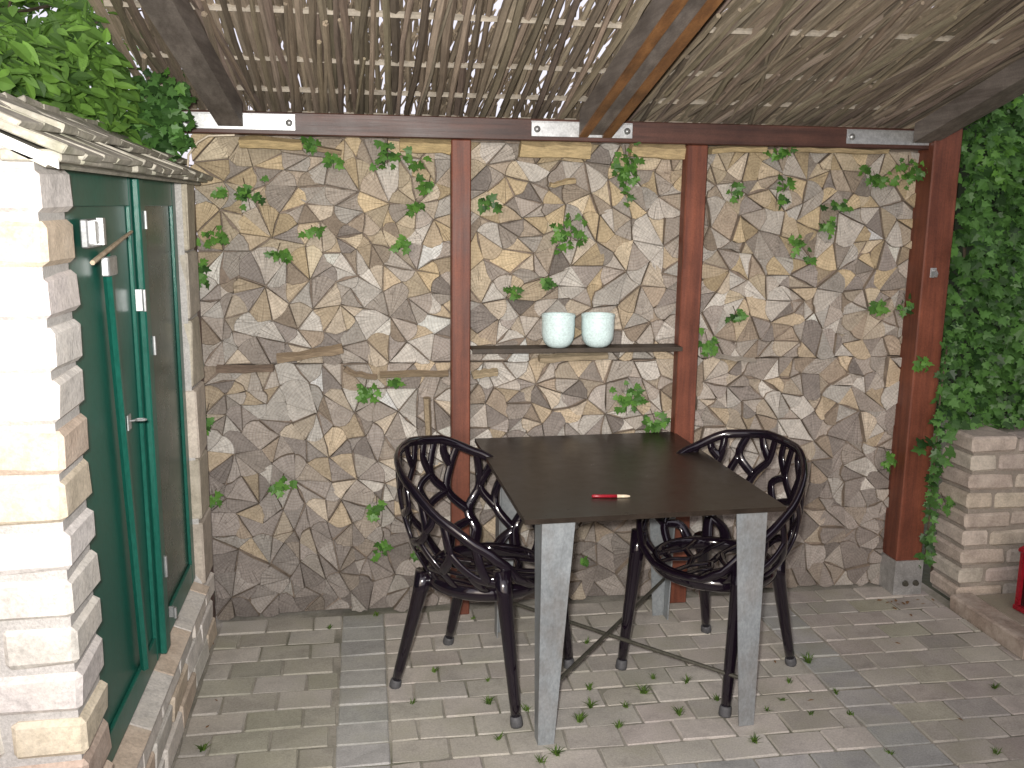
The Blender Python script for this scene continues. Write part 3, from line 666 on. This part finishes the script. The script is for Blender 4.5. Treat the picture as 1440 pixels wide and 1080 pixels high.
def make_chair(label, loc, rz):
    t = thing('tub_chair', label, 'chair', loc, rz, 'glossy tub chairs at the table')
    # rim, one closed loop
    loop = []; ups = []
    for i in range(73):
        ph = -180 + i*5; loop.append(shell(ph, 1)); ups.append(shell_n(ph, 1))
    MB().tube(loop, [.0175]*73, [.012]*73, ups, 10, False).build('rim', M['chair'], t, True)
    net = MB()
    for br in NET:
        q_ = catmull(br, 5); pts = [shell(a+180 if a+180 <= 180 else a-180, v) for a, v in q_]; nn = [shell_n(a+180 if a+180 <= 180 else a-180, v) for a, v in q_]
        n = len(pts); w0 = .023 if br[0][1] < .1 else .0175
        net.tube(pts, [w0 + (.0140-w0)*i/(n-1) for i in range(n)], [.0075]*n, nn, 8)
    net.build('backrest', M['chair'], t, True)
    # seat: deep edge ring and fanning ribs
    st_ = MB(); ring = [shell(-180+i*6, 0) + Vector((0, 0, -.008)) for i in range(61)]
    st_.tube(ring, [.018]*61, [.027]*61, (0, 0, 1), 8, False)
    def sp_(x, y): return Vector((.02+x, y, .447 - .016*(1-(x*x+y*y)/.044) - .012))
    SC = .95
    ribs = [[(-.21, -.02), (-.1, -.03), (0, -.01), (.1, -.04), (.212, -.03)], [(-.20, .07), (-.09, .05), (.0, .07), (.1, .05), (.20, .06)], [(-.2, -.08), (-.1, -.09), (.02, -.08), (.1, -.12), (.18, -.12)],
            [(-.15, .15), (-.05, .12), (.05, .14), (.16, .14)], [(-.13, -.17), (-.03, -.15), (.06, -.17), (.12, -.18)], [(0, -.01), (.06, .025), (.12, .01), (.215, .015)], [(-.1, -.03), (-.04, .02), (0, .07)],
            [(.02, -.08), (.06, -.06), (.1, -.04)], [(-.05, .12), (-.02, .1), (0, .07)], [(-.03, -.15), (0, -.11), (.02, -.08)], [(.05, .14), (.08, .1), (.1, .05)], [(-.2, .02), (-.14, .03), (-.09, .05)], [(.06, -.17), (.09, -.15), (.1, -.12)], [(-.08, .195), (.02, .185), (.09, .19)]]
    for rb in ribs:
        pts = [sp_(p[0]*SC, p[1]*SC) for p in catmull(rb, 5)]; st_.tube(pts, [.014]*len(pts), [.006]*len(pts), (0, 0, 1), 6)
    st_.build('seat', M['chair'], t, True)
    for sx, foot, top in ((.525, (.248, .225), (.182, .213)), (.440, (-.25, .19), (-.140, .158))):
        for sg in (-1, 1):
            a = Vector((top[0], sg*top[1], sx)); b = Vector((foot[0], sg*foot[1], .0)); pts = [a.lerp(b, k/6) for k in range(7)]
            pts[1] += Vector((0, 0, .004)); rr = [.030, .027, .0245, .0225, .0205, .0185, .017] if sx > .5 else [.036, .027, .0235, .022, .020, .0185, .017]
            pts[-1] = a.lerp(b, .955)
            lg = MB().tube(pts, rr, None, (1, 0, 0), 10).build('leg', M['chair'], t, True)
            d = (b-a).normalized()
            MB().tube([a.lerp(b, .93), a.lerp(b, .945), a.lerp(b, .985), b + Vector((0, 0, .001))], [.0185, .0205, .0215, .0205], None, (1, 0, 0), 10).build('foot_cap', M['cap'], lg, True)
    return t
make_chair('glossy dark tub chair at the table side facing the hedge', (.395, 3.117, 0), math.radians(-34.8))
make_chair('glossy dark tub chair at the table side facing the shed', (1.2475, 3.087, 0), math.radians(215.3))

# ------------------------------------------------------------------ low brick wall, kerb, lantern on the hedge side
lw = thing('low_brick_wall', 'low weathered brick wall under the ivy hedge', 'wall', (2.9, 3.6, 0)); W0 = lw.location.copy()
MB().box(Vector((2.535, 3.505, 0))-W0, Vector((4.2, 3.70, .735))-W0).build('mortar_core', M['mortar_dark'], lw)
rcol = [(.45, .385, .32), (.48, .42, .355), (.43, .37, .32), (.50, .425, .345), (.46, .39, .34), (.41, .365, .325)]
for i in range(9):
    z = .045 + i*.0835; first = .12 if i % 2 else .21; inc = .006*(8-i)
    brick(2.522+first/2, 3.600, z, first, .215, .069, lw, W0, rcol); x = 2.522+first+.012
    while x < 4.15: brick(x+.105, 3.548, z, .21, .11, .069, lw, W0, rcol); x += .222
ke = thing('kerb', 'pale stone kerb in front of the low brick wall', 'kerb', (2.6, 2.9, 0)); K0 = ke.location.copy()
y = 3.48
while y > .6:
    me = block_mesh('kerb_stone', (.11, .48, .10), .008, .006, M['brick'], R.randrange(3)); link('kerb_stone', me, ke, Vector((2.525, y-.24, .010))-K0, color=(.33*R.uniform(.9, 1.1), .29, .235)); y -= .486
y = 3.48
while y > .6:
    x = 2.586
    while x < 3.2: link('flag_stone', block_mesh('flag_stone', (.30, .30, .06), .006, .004, M['paver'], R.randrange(3)), ke, Vector((x+.152, y-.155, .022))-K0, color=(.36, .31, .25)); x += .306
    y -= .306
ln = thing('red_lantern', 'red metal lantern standing on the flagstones by the kerb', 'lantern', (2.745, 3.245, .054), .12)
fr_ = MB()
for sx in (-1, 1):
    for sy_ in (-1, 1): fr_.box((sx*.072-.008, sy_*.072-.008, .022), (sx*.072+.008, sy_*.072+.008, .250))
fr_.box((-.086, -.086, 0), (.086, .086, .0215), .004).box((-.088, -.088, .2505), (.088, .088, .266), .004).build('frame', M['red'], ln)
MB().box((-.064, -.064, .022), (.064, .064, .250)).build('pane', M['glass'], ln)
MB().add([(-.085, -.085, .2665), (.085, -.085, .2665), (.085, .085, .2665), (-.085, .085, .2665), (-.03, -.03, .325), (.03, -.03, .325), (.03, .03, .325), (-.03, .03, .325)], [[0,3,2,1],[4,5,6,7],[0,1,5,4],[1,2,6,5],[2,3,7,6],[3,0,4,7]]).build('roof_cap', M['red'], ln)
MB().tube([(.035*math.cos(a), 0, .345 + .035*math.sin(a)) for a in [i*math.pi/8 for i in range(17)]], .003, None, (0, 1, 0), 6).build('handle', M['red'], ln)
pb_ = MB().box((-.022, -.01, 0), (.022, .01, 1.25)).build('pale_board', M['pale_wood']); pb_.location = (2.485, 3.765, .35); tag(pb_, 'pale upright board behind the corner post', 'board')
hkp = on_y(1313, 383, 3.625)
hk_ = thing('wall_hook', 'small shiny metal hook on the corner post', 'hook', (hkp.x, 3.629, hkp.z))
MB().box((-.014, -.003, -.022), (.014, 0, .018), .001).build('plate', M['galv'], hk_)
MB().tube([(0, -.003, .006), (0, -.022, .006), (0, -.030, -.004), (0, -.026, -.016), (0, -.016, -.016)], .004, None, (1, 0, 0), 8).build('hook_arm', M['galv'], hk_)

# ------------------------------------------------------------------ foliage
def ivy_leaf(w=1.0, fold=.12):
    """lobed ivy leaf in the x-y plane, stalk at the origin, tip at +y, unit length"""
    half = [(0, 0), (.20, -.06), (.50, .10), (.30, .30), (.46, .56), (.20, .58), (0, 1.0)]
    vs = [(0, y, 0) for y in (0, .25, .55, 1.0)]; fs = []
    R_ = [(x*w, y, -abs(x)*fold) for x, y in half[1:-1]]; n = len(vs); vs += R_; vs += [(-x, y, z) for x, y, z in R_]
    for b, fl_ in ((n, 0), (n+5, 1)):
        for f in ([0, b, b+1, 1], [1, b+1, b+2], [1, b+2, b+3, 2], [2, b+3, b+4], [2, b+4, 3]): fs.append(f[::-1] if fl_ else f)
    return vs, fs
def lance_leaf(w=.18, fold=.2):
    vs = []; fs = []; pr = [(0, .02), (.15, .55), (.4, 1.0), (.7, .75), (1.0, .03)]
    for t, k in pr: vs += [(-w*k, t, w*k*fold - .18*t*t), (0, t, -.18*t*t), (w*k, t, w*k*fold - .18*t*t)]
    for i in range(4):
        a = i*3; fs += [[a, a+1, a+4, a+3], [a+1, a+2, a+5, a+4]]
    return vs, fs
IV, LN_ = ivy_leaf(), lance_leaf(); BR_ = lance_leaf(.30, .25)
mesh_ivy = {k: mesh('leaf', *IV, M[k]) for k in ('leaf_ivy', 'leaf_dark')}
mesh_lance = mesh('leaf', *LN_, M['leaf_bright']); mesh_broad = mesh('leaf', *BR_, M['leaf_bright'])
def leaf_rot(out, droop=.6, spread=.6, rnd=R):
    """a leaf whose face looks along 'out' and whose tip hangs down"""
    n_ = (Vector(out) + Vector((rnd.gauss(0, spread), rnd.gauss(0, spread*.6), rnd.gauss(0, spread)+.25))).normalized()
    tip = Vector((rnd.gauss(0, 1), rnd.gauss(0, .3), -droop + rnd.gauss(0, .5))); tip = (tip - n_*tip.dot(n_)).normalized()
    x = tip.cross(n_); return Matrix((x, tip, n_)).transposed()
def add_leaf(mb, L, loc, rot, size):
    mb.add([rot @ (Vector(v)*size) + loc for v in L[0]], L[1])
def put_leaf(me, parent, loc, rot, size):
    o = link('leaf', me, parent, loc, rot.to_euler()); o.scale = (size,)*3; return o
# ivy sprigs coming through the firewood: px, py, half width px, half height px, leaves
spr = [(437,203,14,12,8),(465,224,16,12,9),(545,213,22,18,14),(578,224,20,12,9),(345,272,24,20,16),(314,270,16,8,6),(304,333,20,14,11),(395,357,18,14,10),(440,325,16,8,6),(285,385,10,18,8),
       (603,257,14,10,6),(583,290,20,10,8),(568,344,14,11,8),(688,285,15,12,9),(880,243,24,38,34),(800,325,30,26,24),(770,398,8,12,6),(718,408,13,8,6),(515,548,20,12,12),(557,537,12,8,6),
       (291,598,10,28,12),(300,700,11,10,7),(397,678,20,12,11),(527,715,14,15,9),(537,766,12,16,9),(585,775,9,10,5),(817,786,9,8,5),(884,560,28,24,26),(918,592,22,16,14),(993,486,15,20,16),
       (1035,270,14,16,8),(1100,256,10,14,6),(1092,212,22,8,8),(1176,289,24,8,9),(1161,322,9,14,8),(1113,344,14,16,9),(1136,364,10,10,6),(1035,444,16,13,9),(1230,252,20,12,10),(1278,240,28,24,20),
       (1232,432,16,10,8),(1272,428,16,16,10),(1292,512,16,12,9),(1247,645,16,16,11),(1328,706,15,12,9),(1095,280,8,12,5), (1215,238,16,7,6)]
def sprig_label(px, py, hw, hh):
    size = 'large' if hw*hh > 480 else 'tiny' if hw*hh < 110 else 'small'
    if px > 1285: return size + ' ivy sprig beside the corner post ' + ('above the hedge foot' if py < 600 else 'level with the low brick wall')
    bay = 'shed bay' if px < 640 else 'shelf bay' if px < 970 else 'hedge bay'
    if px < 320 and bay == 'shed bay' and py > 320: where = 'at the edge board of the brick shed'
    elif bay == 'hedge bay' and px > 1200: where = 'close to the thick corner post'
    elif py < 262: where = 'just under the beam'
    elif bay == 'shelf bay': where = 'above the pots' if py < 430 else 'below the steel shelf'
    elif bay == 'hedge bay' and px < 1050 and py > 400: where = 'beside the slim post'
    else: where = 'among the upper logs' if py < 460 else 'halfway down the logs' if py < 600 else 'among the lowest logs'
    return size + ' green ivy sprig ' + where + ' in the ' + bay
for (px, py, hw, hh, n) in spr:
    y0 = WALL_Y-.035 if px < 1285 else 3.62
    c0 = on_y(px, py, y0); lab = sprig_label(px, py, hw, hh); t = thing('ivy_sprig', lab, 'ivy', c0, group=('sprigs: ' + lab)[:60])
    a = Vector((R.uniform(-.01, .01), .03, hh/345)); b = Vector((R.uniform(-.02, .02), -.012, -hh/345))
    MB().tube([a, (a+b)/2 + Vector((R.gauss(0, .008), -.02, 0)), b], [.0018, .0016, .001], None, (0, 1, 0), 4).build('stem', M['stem'], t)
    dark = R.random() < .25
    for i in range(int(n*1.5)):
        p = Vector((R.gauss(0, .42)*hw/345, -.008-R.random()*.03, R.gauss(0, .42)*hh/345))
        put_leaf(mesh_ivy['leaf_dark' if (dark and R.random() < .7) else 'leaf_ivy'], t, p, leaf_rot((0, -1, .2), .6, .4), R.uniform(.022, .040))
# ivy hedge on the right
hd = thing('ivy_hedge', 'dense dark green ivy hedge above the low brick wall', 'hedge', (3.2, 3.95, 0)); H0 = hd.location.copy()
def hedge_core():
    bm = bmesh.new(); bmesh.ops.create_grid(bm, x_segments=26, y_segments=30, size=.5)
    bm.free()
cv = []; cf = []; nx, nz = 22, 26
for j in range(nz+1):
    for i in range(nx+1):
        x = 2.56 + 1.75*i/nx; z = .74 + 1.62*j/nz; n_ = noise.noise(Vector((x*3, z*3, 2)))
        cv.append(Vector((x, 3.80 + .07*n_ + (.12 if j in (0, nz) or i == 0 else 0), z)) - H0)
for j in range(nz):
    for i in range(nx): a = j*(nx+1)+i; cf.append([a, a+1, a+nx+2, a+nx+1])
b0 = len(cv); cv += [Vector((xx, 4.3, zz))-H0 for xx, zz in ((2.56, .74), (4.31, .74), (4.31, 2.36), (2.56, 2.36))]
cf += [[b0, b0+3, b0+2, b0+1]] + [[0, nz*(nx+1), b0+3, b0]] + [[nx, b0+1, b0+2, nz*(nx+1)+nx]] + [[nz*(nx+1), nz*(nx+1)+nx, b0+2, b0+3]] + [[0, b0, b0+1, nx]]
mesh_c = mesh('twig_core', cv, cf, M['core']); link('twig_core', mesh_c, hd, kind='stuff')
for k in range(5):
    x = 2.62 + k*.33; MB().tube([Vector((x, 3.83, 0))-H0, Vector((x+.05, 3.80, .9))-H0, Vector((x-.03, 3.82, 1.7))-H0], [.014, .011, .006], None, (0, 1, 0), 6).build('stem', M['stem'], hd)
lf = MB(); nind = 0
def hedge_pt():
    x = R.uniform(2.47, 4.2) if R.random() > .45 else R.uniform(2.47, 3.05); z = .76 + 1.55*R.random() + R.gauss(0, .03)
    cl = noise.noise(Vector((x*5, z*5, 7))); y = 3.74 - .09*cl - R.random()*.09
    return Vector((x, y, z)), cl
for i in range(5200):
    p, cl = hedge_pt()
    if cl < -.25 and R.random() < .55: continue
    rot = leaf_rot((-.25, -1, .3), .8, .55); size = R.uniform(.03, .058)
    if nind < 220 and p.x < 3.0 and p.y < 3.66 and cl > .0: put_leaf(mesh_ivy['leaf_dark' if p.z < 1.85 or R.random() < .4 else 'leaf_ivy'], hd, p-H0, rot, size); nind += 1
    else: add_leaf(lf, IV, p-H0, rot, size)
lf.build('foliage', M['leaf_dark'], hd, kind='stuff')
tp = MB()        # lighter green leaves at the top
for i in range(900):
    x = R.uniform(2.5, 3.6); z = R.uniform(1.78, 2.36); p = Vector((x, 3.60 + R.uniform(-.05, .1), z)); cl = noise.noise(Vector((x*6, z*6, 3)))
    if cl > -.05: add_leaf(tp, IV, p-H0, leaf_rot((-.2, -1, .5), .5, .7), R.uniform(.03, .05))
tp.build('top_foliage', M['leaf_ivy'], hd, kind='stuff')
h2 = thing('added_hedge', 'unseen tall hedge added beyond the flagstones to block sky light', 'hedge', (3.6, 1.2, 0)); G0 = h2.location.copy()  # hedge out of view, added to hold back sky light from this side
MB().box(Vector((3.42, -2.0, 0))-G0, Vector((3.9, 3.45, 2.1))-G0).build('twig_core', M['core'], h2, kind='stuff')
gl = MB()
for i in range(4200):
    y = R.uniform(-2.1, 3.5); z = R.uniform(.02, 2.25); x = 3.38 - R.random()*.10 - .06*noise.noise(Vector((y*3, z*3, 1)))
    add_leaf(gl, IV, Vector((x, y, z))-G0, leaf_rot((-1, -.2, .3), .7, .55), R.uniform(.05, .095))
gl.build('foliage', M['leaf_dark'], h2, kind='stuff')
# trailing ivy runner between the post and the low wall
rn = thing('ivy_runner', 'dark ivy runner hanging between corner post and low brick wall', 'ivy', (2.49, 3.60, 0)); r0 = rn.location.copy()
pts = [on_y(1333, 480, 3.63)-r0, on_y(1322, 560, 3.60)-r0, on_y(1315, 640, 3.58)-r0, on_y(1308, 720, 3.60)-r0, on_y(1300, 790, 3.63)-r0]
MB().tube(pts, .004, None, (0, 1, 0), 5).build('stem', M['stem'], rn)
cpts = catmull([tuple(p) for p in pts], 14)
for p in cpts:
    for _ in range(2): put_leaf(mesh_ivy['leaf_dark'], rn, Vector(p) + Vector((R.gauss(0, .012), R.uniform(-.03, .01), R.gauss(0, .012))), leaf_rot((-.2, -1, .2)), R.uniform(.03, .05))
for (px, py) in ((1290, 622), (1308, 618), (1330, 618), (1342, 634), (1322, 645), (1300, 632)): put_leaf(mesh_ivy['leaf_dark'], rn, on_y(px, py, 3.57)-r0, leaf_rot((0, -1, .5), .2, .5), .065)
# shrub over the shed roof
sb = thing('leafy_shrub', 'bright green leafy shrub growing over the shed roof', 'shrub', (-1.50, 3.75, 0)); B0 = sb.location.copy()
MB().tube([(0, 0, 0), (.03, -.02, 1.0), (.08, -.1, 1.9), (.2, -.25, 2.35)], [.035, .03, .022, .01], None, (1, 0, 0), 7).build('trunk', M['stem'], sb)
cr = MB(); ni = 0
def cl_ok(p): return noise.noise(p*4.2) > -.12
twigs = []
for i in range(60):
    base = Vector((-1.38, 3.6, 2.0)) + Vector((R.gauss(0, .1), R.gauss(0, .12), R.uniform(-.3, .3)))
    d = Vector((R.gauss(.6, .6), R.gauss(-.1, .5), R.gauss(.35, .45))).normalized()*R.uniform(.35, .95); twigs.append((base, base+d))
twm = MB()
for a, b in twigs: twm.tube([a-B0, (a+b)/2-B0 + Vector((0, 0, .03)), b-B0], [.007, .005, .002], None, (0, 0, 1), 4)
twm.build('twigs', M['stem'], sb, kind='stuff')
for i in range(8500):
    if R.random() < .75: p = Vector((R.uniform(-1.75, -.70), R.uniform(3.0, 4.0), R.uniform(1.80, 2.75)))
    elif R.random() < .5: p = Vector((R.uniform(-1.2, -.72), R.uniform(3.02, 3.4), R.uniform(1.86, 2.35)))
    else: p = Vector((R.uniform(-1.25, -.80), R.uniform(2.35, 3.2), R.uniform(1.90, 2.15)))
    lim = -.72 - max(0, (p.z-2.0))*.15 - max(0, p.z-2.25)*.3
    if p.x > lim or not cl_ok(p): continue
    rot = leaf_rot((.35, -.8, .5), .3, .7); big = R.random() < .45
    if ni < 220 and p.y < 3.3: put_leaf(mesh_broad if big else mesh_lance, sb, p-B0, rot, R.uniform(.045, .08)); ni += 1
    else: add_leaf(cr, BR_ if big else LN_, p-B0, rot, R.uniform(.035, .075))
cr.build('crown', M['leaf_bright'], sb, kind='stuff')
# ivy climbing where the shed roof meets the beam
ci = thing('climbing_ivy', 'dark green ivy climbing over the shed eave towards the beam', 'ivy', (-.70, 3.58, 1.8)); C0 = ci.location.copy()
MB().tube([(-.05, .05, -1.8), (-.06, .04, -.2), (.0, 0, .1), (.06, -.02, .22)], [.010, .008, .005, .003], None, (0, 1, 0), 5).build('stem', M['stem'], ci)
ivc = MB(); ni = 0
for i in range(520):
    px, py = R.gauss(215, 34), R.gauss(168, 34)
    if px > 268 or py > 232 or py < 96 or px < 100: continue
    p = on_y(px, py, 3.40 + R.uniform(-.06, .16)); rot = leaf_rot((.2, -1, .3), .5, .6); size = R.uniform(.028, .052)
    if ni < 110: put_leaf(mesh_ivy['leaf_ivy' if R.random() < .45 else 'leaf_dark'], ci, p-C0, rot, size); ni += 1
    else: add_leaf(ivc, IV, p-C0, rot, size)
ivc.build('foliage', M['leaf_dark'], ci, kind='stuff')

# ------------------------------------------------------------------ weeds and litter on the paving
def tuft(loc, n, h, spread):
    t = MB()
    for i in range(n):
        a = R.uniform(0, 6.28); b = Vector((R.gauss(0, .004), R.gauss(0, .004), 0)); d = Vector((math.cos(a), math.sin(a), 0)); L = h*R.uniform(.5, 1.1); sp2 = spread*R.uniform(.2, 1)
        sd_ = Vector((-d.y, d.x, 0))*R.uniform(.0012, .0026)
        p1 = b + d*sp2*.45 + Vector((0, 0, L*.6)); p2 = b + d*sp2 + Vector((0, 0, L*.9))
        t.add([b-sd_, b+sd_, p1+sd_*.8, p1-sd_*.8, p2], [[0, 1, 2, 3], [3, 2, 4]])
    o = t.build('weed_tuft', M['grass']); o.location = loc
    w_ = 'bushy' if n > 30 else 'sparse' if n < 17 else 'small'
    wh = 'on the grey paving around the table legs' if .35 < loc[0] < 1.5 and loc[1] > 2.62 else 'on the reddish paving towards the kerb' if loc[0] >= 1.5 else 'in front of the table' if loc[0] > .3 else 'on the mossy paving by the shed'
    return tag(o, w_ + ' green weed tuft in the joints ' + wh, 'weed', w_ + ' weeds ' + wh)
for (px, py, n, h) in [(687,990,26,.035),(825,905,20,.03),(783,1062,30,.04),(905,975,30,.045),(830,995,24,.04),(815,1015,26,.04),(870,1023,18,.03),(955,1005,24,.04),(918,955,14,.025),(1137,932,34,.05),(965,960,18,.035),(1008,985,16,.03),(1060,1045,24,.035),
                       (828,970,18,.03),(700,1040,16,.03),(760,1072,16,.03),(685,958,10,.02),(740,1000,14,.03),(1175,975,16,.025),(1195,1005,12,.02),(1100,985,12,.02),(610,945,14,.025),(580,990,12,.025),(463,884,10,.02),(529,866,14,.025),(1398,968,20,.03),(880,995,16,.035),(1080,1000,12,.02),(1140,1005,10,.02),(1250,1060,12,.02), (1110,960,10,.02),(665,870,10,.02),(285,1055,24,.03),(1400,1060,14,.025)]:
    tuft(on_z(px, py, 0), int(n*1.4), h*.75, h*1.0)
dl = mesh('dry_leaf', [(-.5, 0, .05), (-.15, .25, .12), (.5, .02, .02), (-.1, -.26, .06), (0, 0, .16)], [[0, 4, 1], [1, 4, 2], [2, 4, 3], [3, 4, 0]], M['dry'])
for i in range(16):
    px = R.gauss(1275, 20); py = R.gauss(848, 8)
    p = on_z(px, py, 0)
    if p.y > 3.60 or p.x > 2.46: continue
    o = link('dry_leaf', dl, None, (p.x, p.y, .0005), (0, 0, R.uniform(0, 6.28))); k = R.uniform(.02, .045); o.scale = (k, k*.8, k); tag(o, 'curled brown dry leaf on the paving at the corner post', 'dry leaf', 'dry leaves by the corner post')
for px, py in ((298, 905), (304, 985), (292, 1022), (1350, 1012), (1263, 905), (1090, 931), (1140, 985), (785, 905)):
    p = on_z(px, py, 0); o = link('dry_leaf', dl, None, (p.x, p.y, .0005), (0, 0, R.uniform(0, 6.28))); k = R.uniform(.02, .035); o.scale = (k, k*.7, k); tag(o, 'single dry leaf lying out on the open paving', 'dry leaf', 'scattered leaves on the paving')
print('objects', len(D.objects), 'pavers', npav)
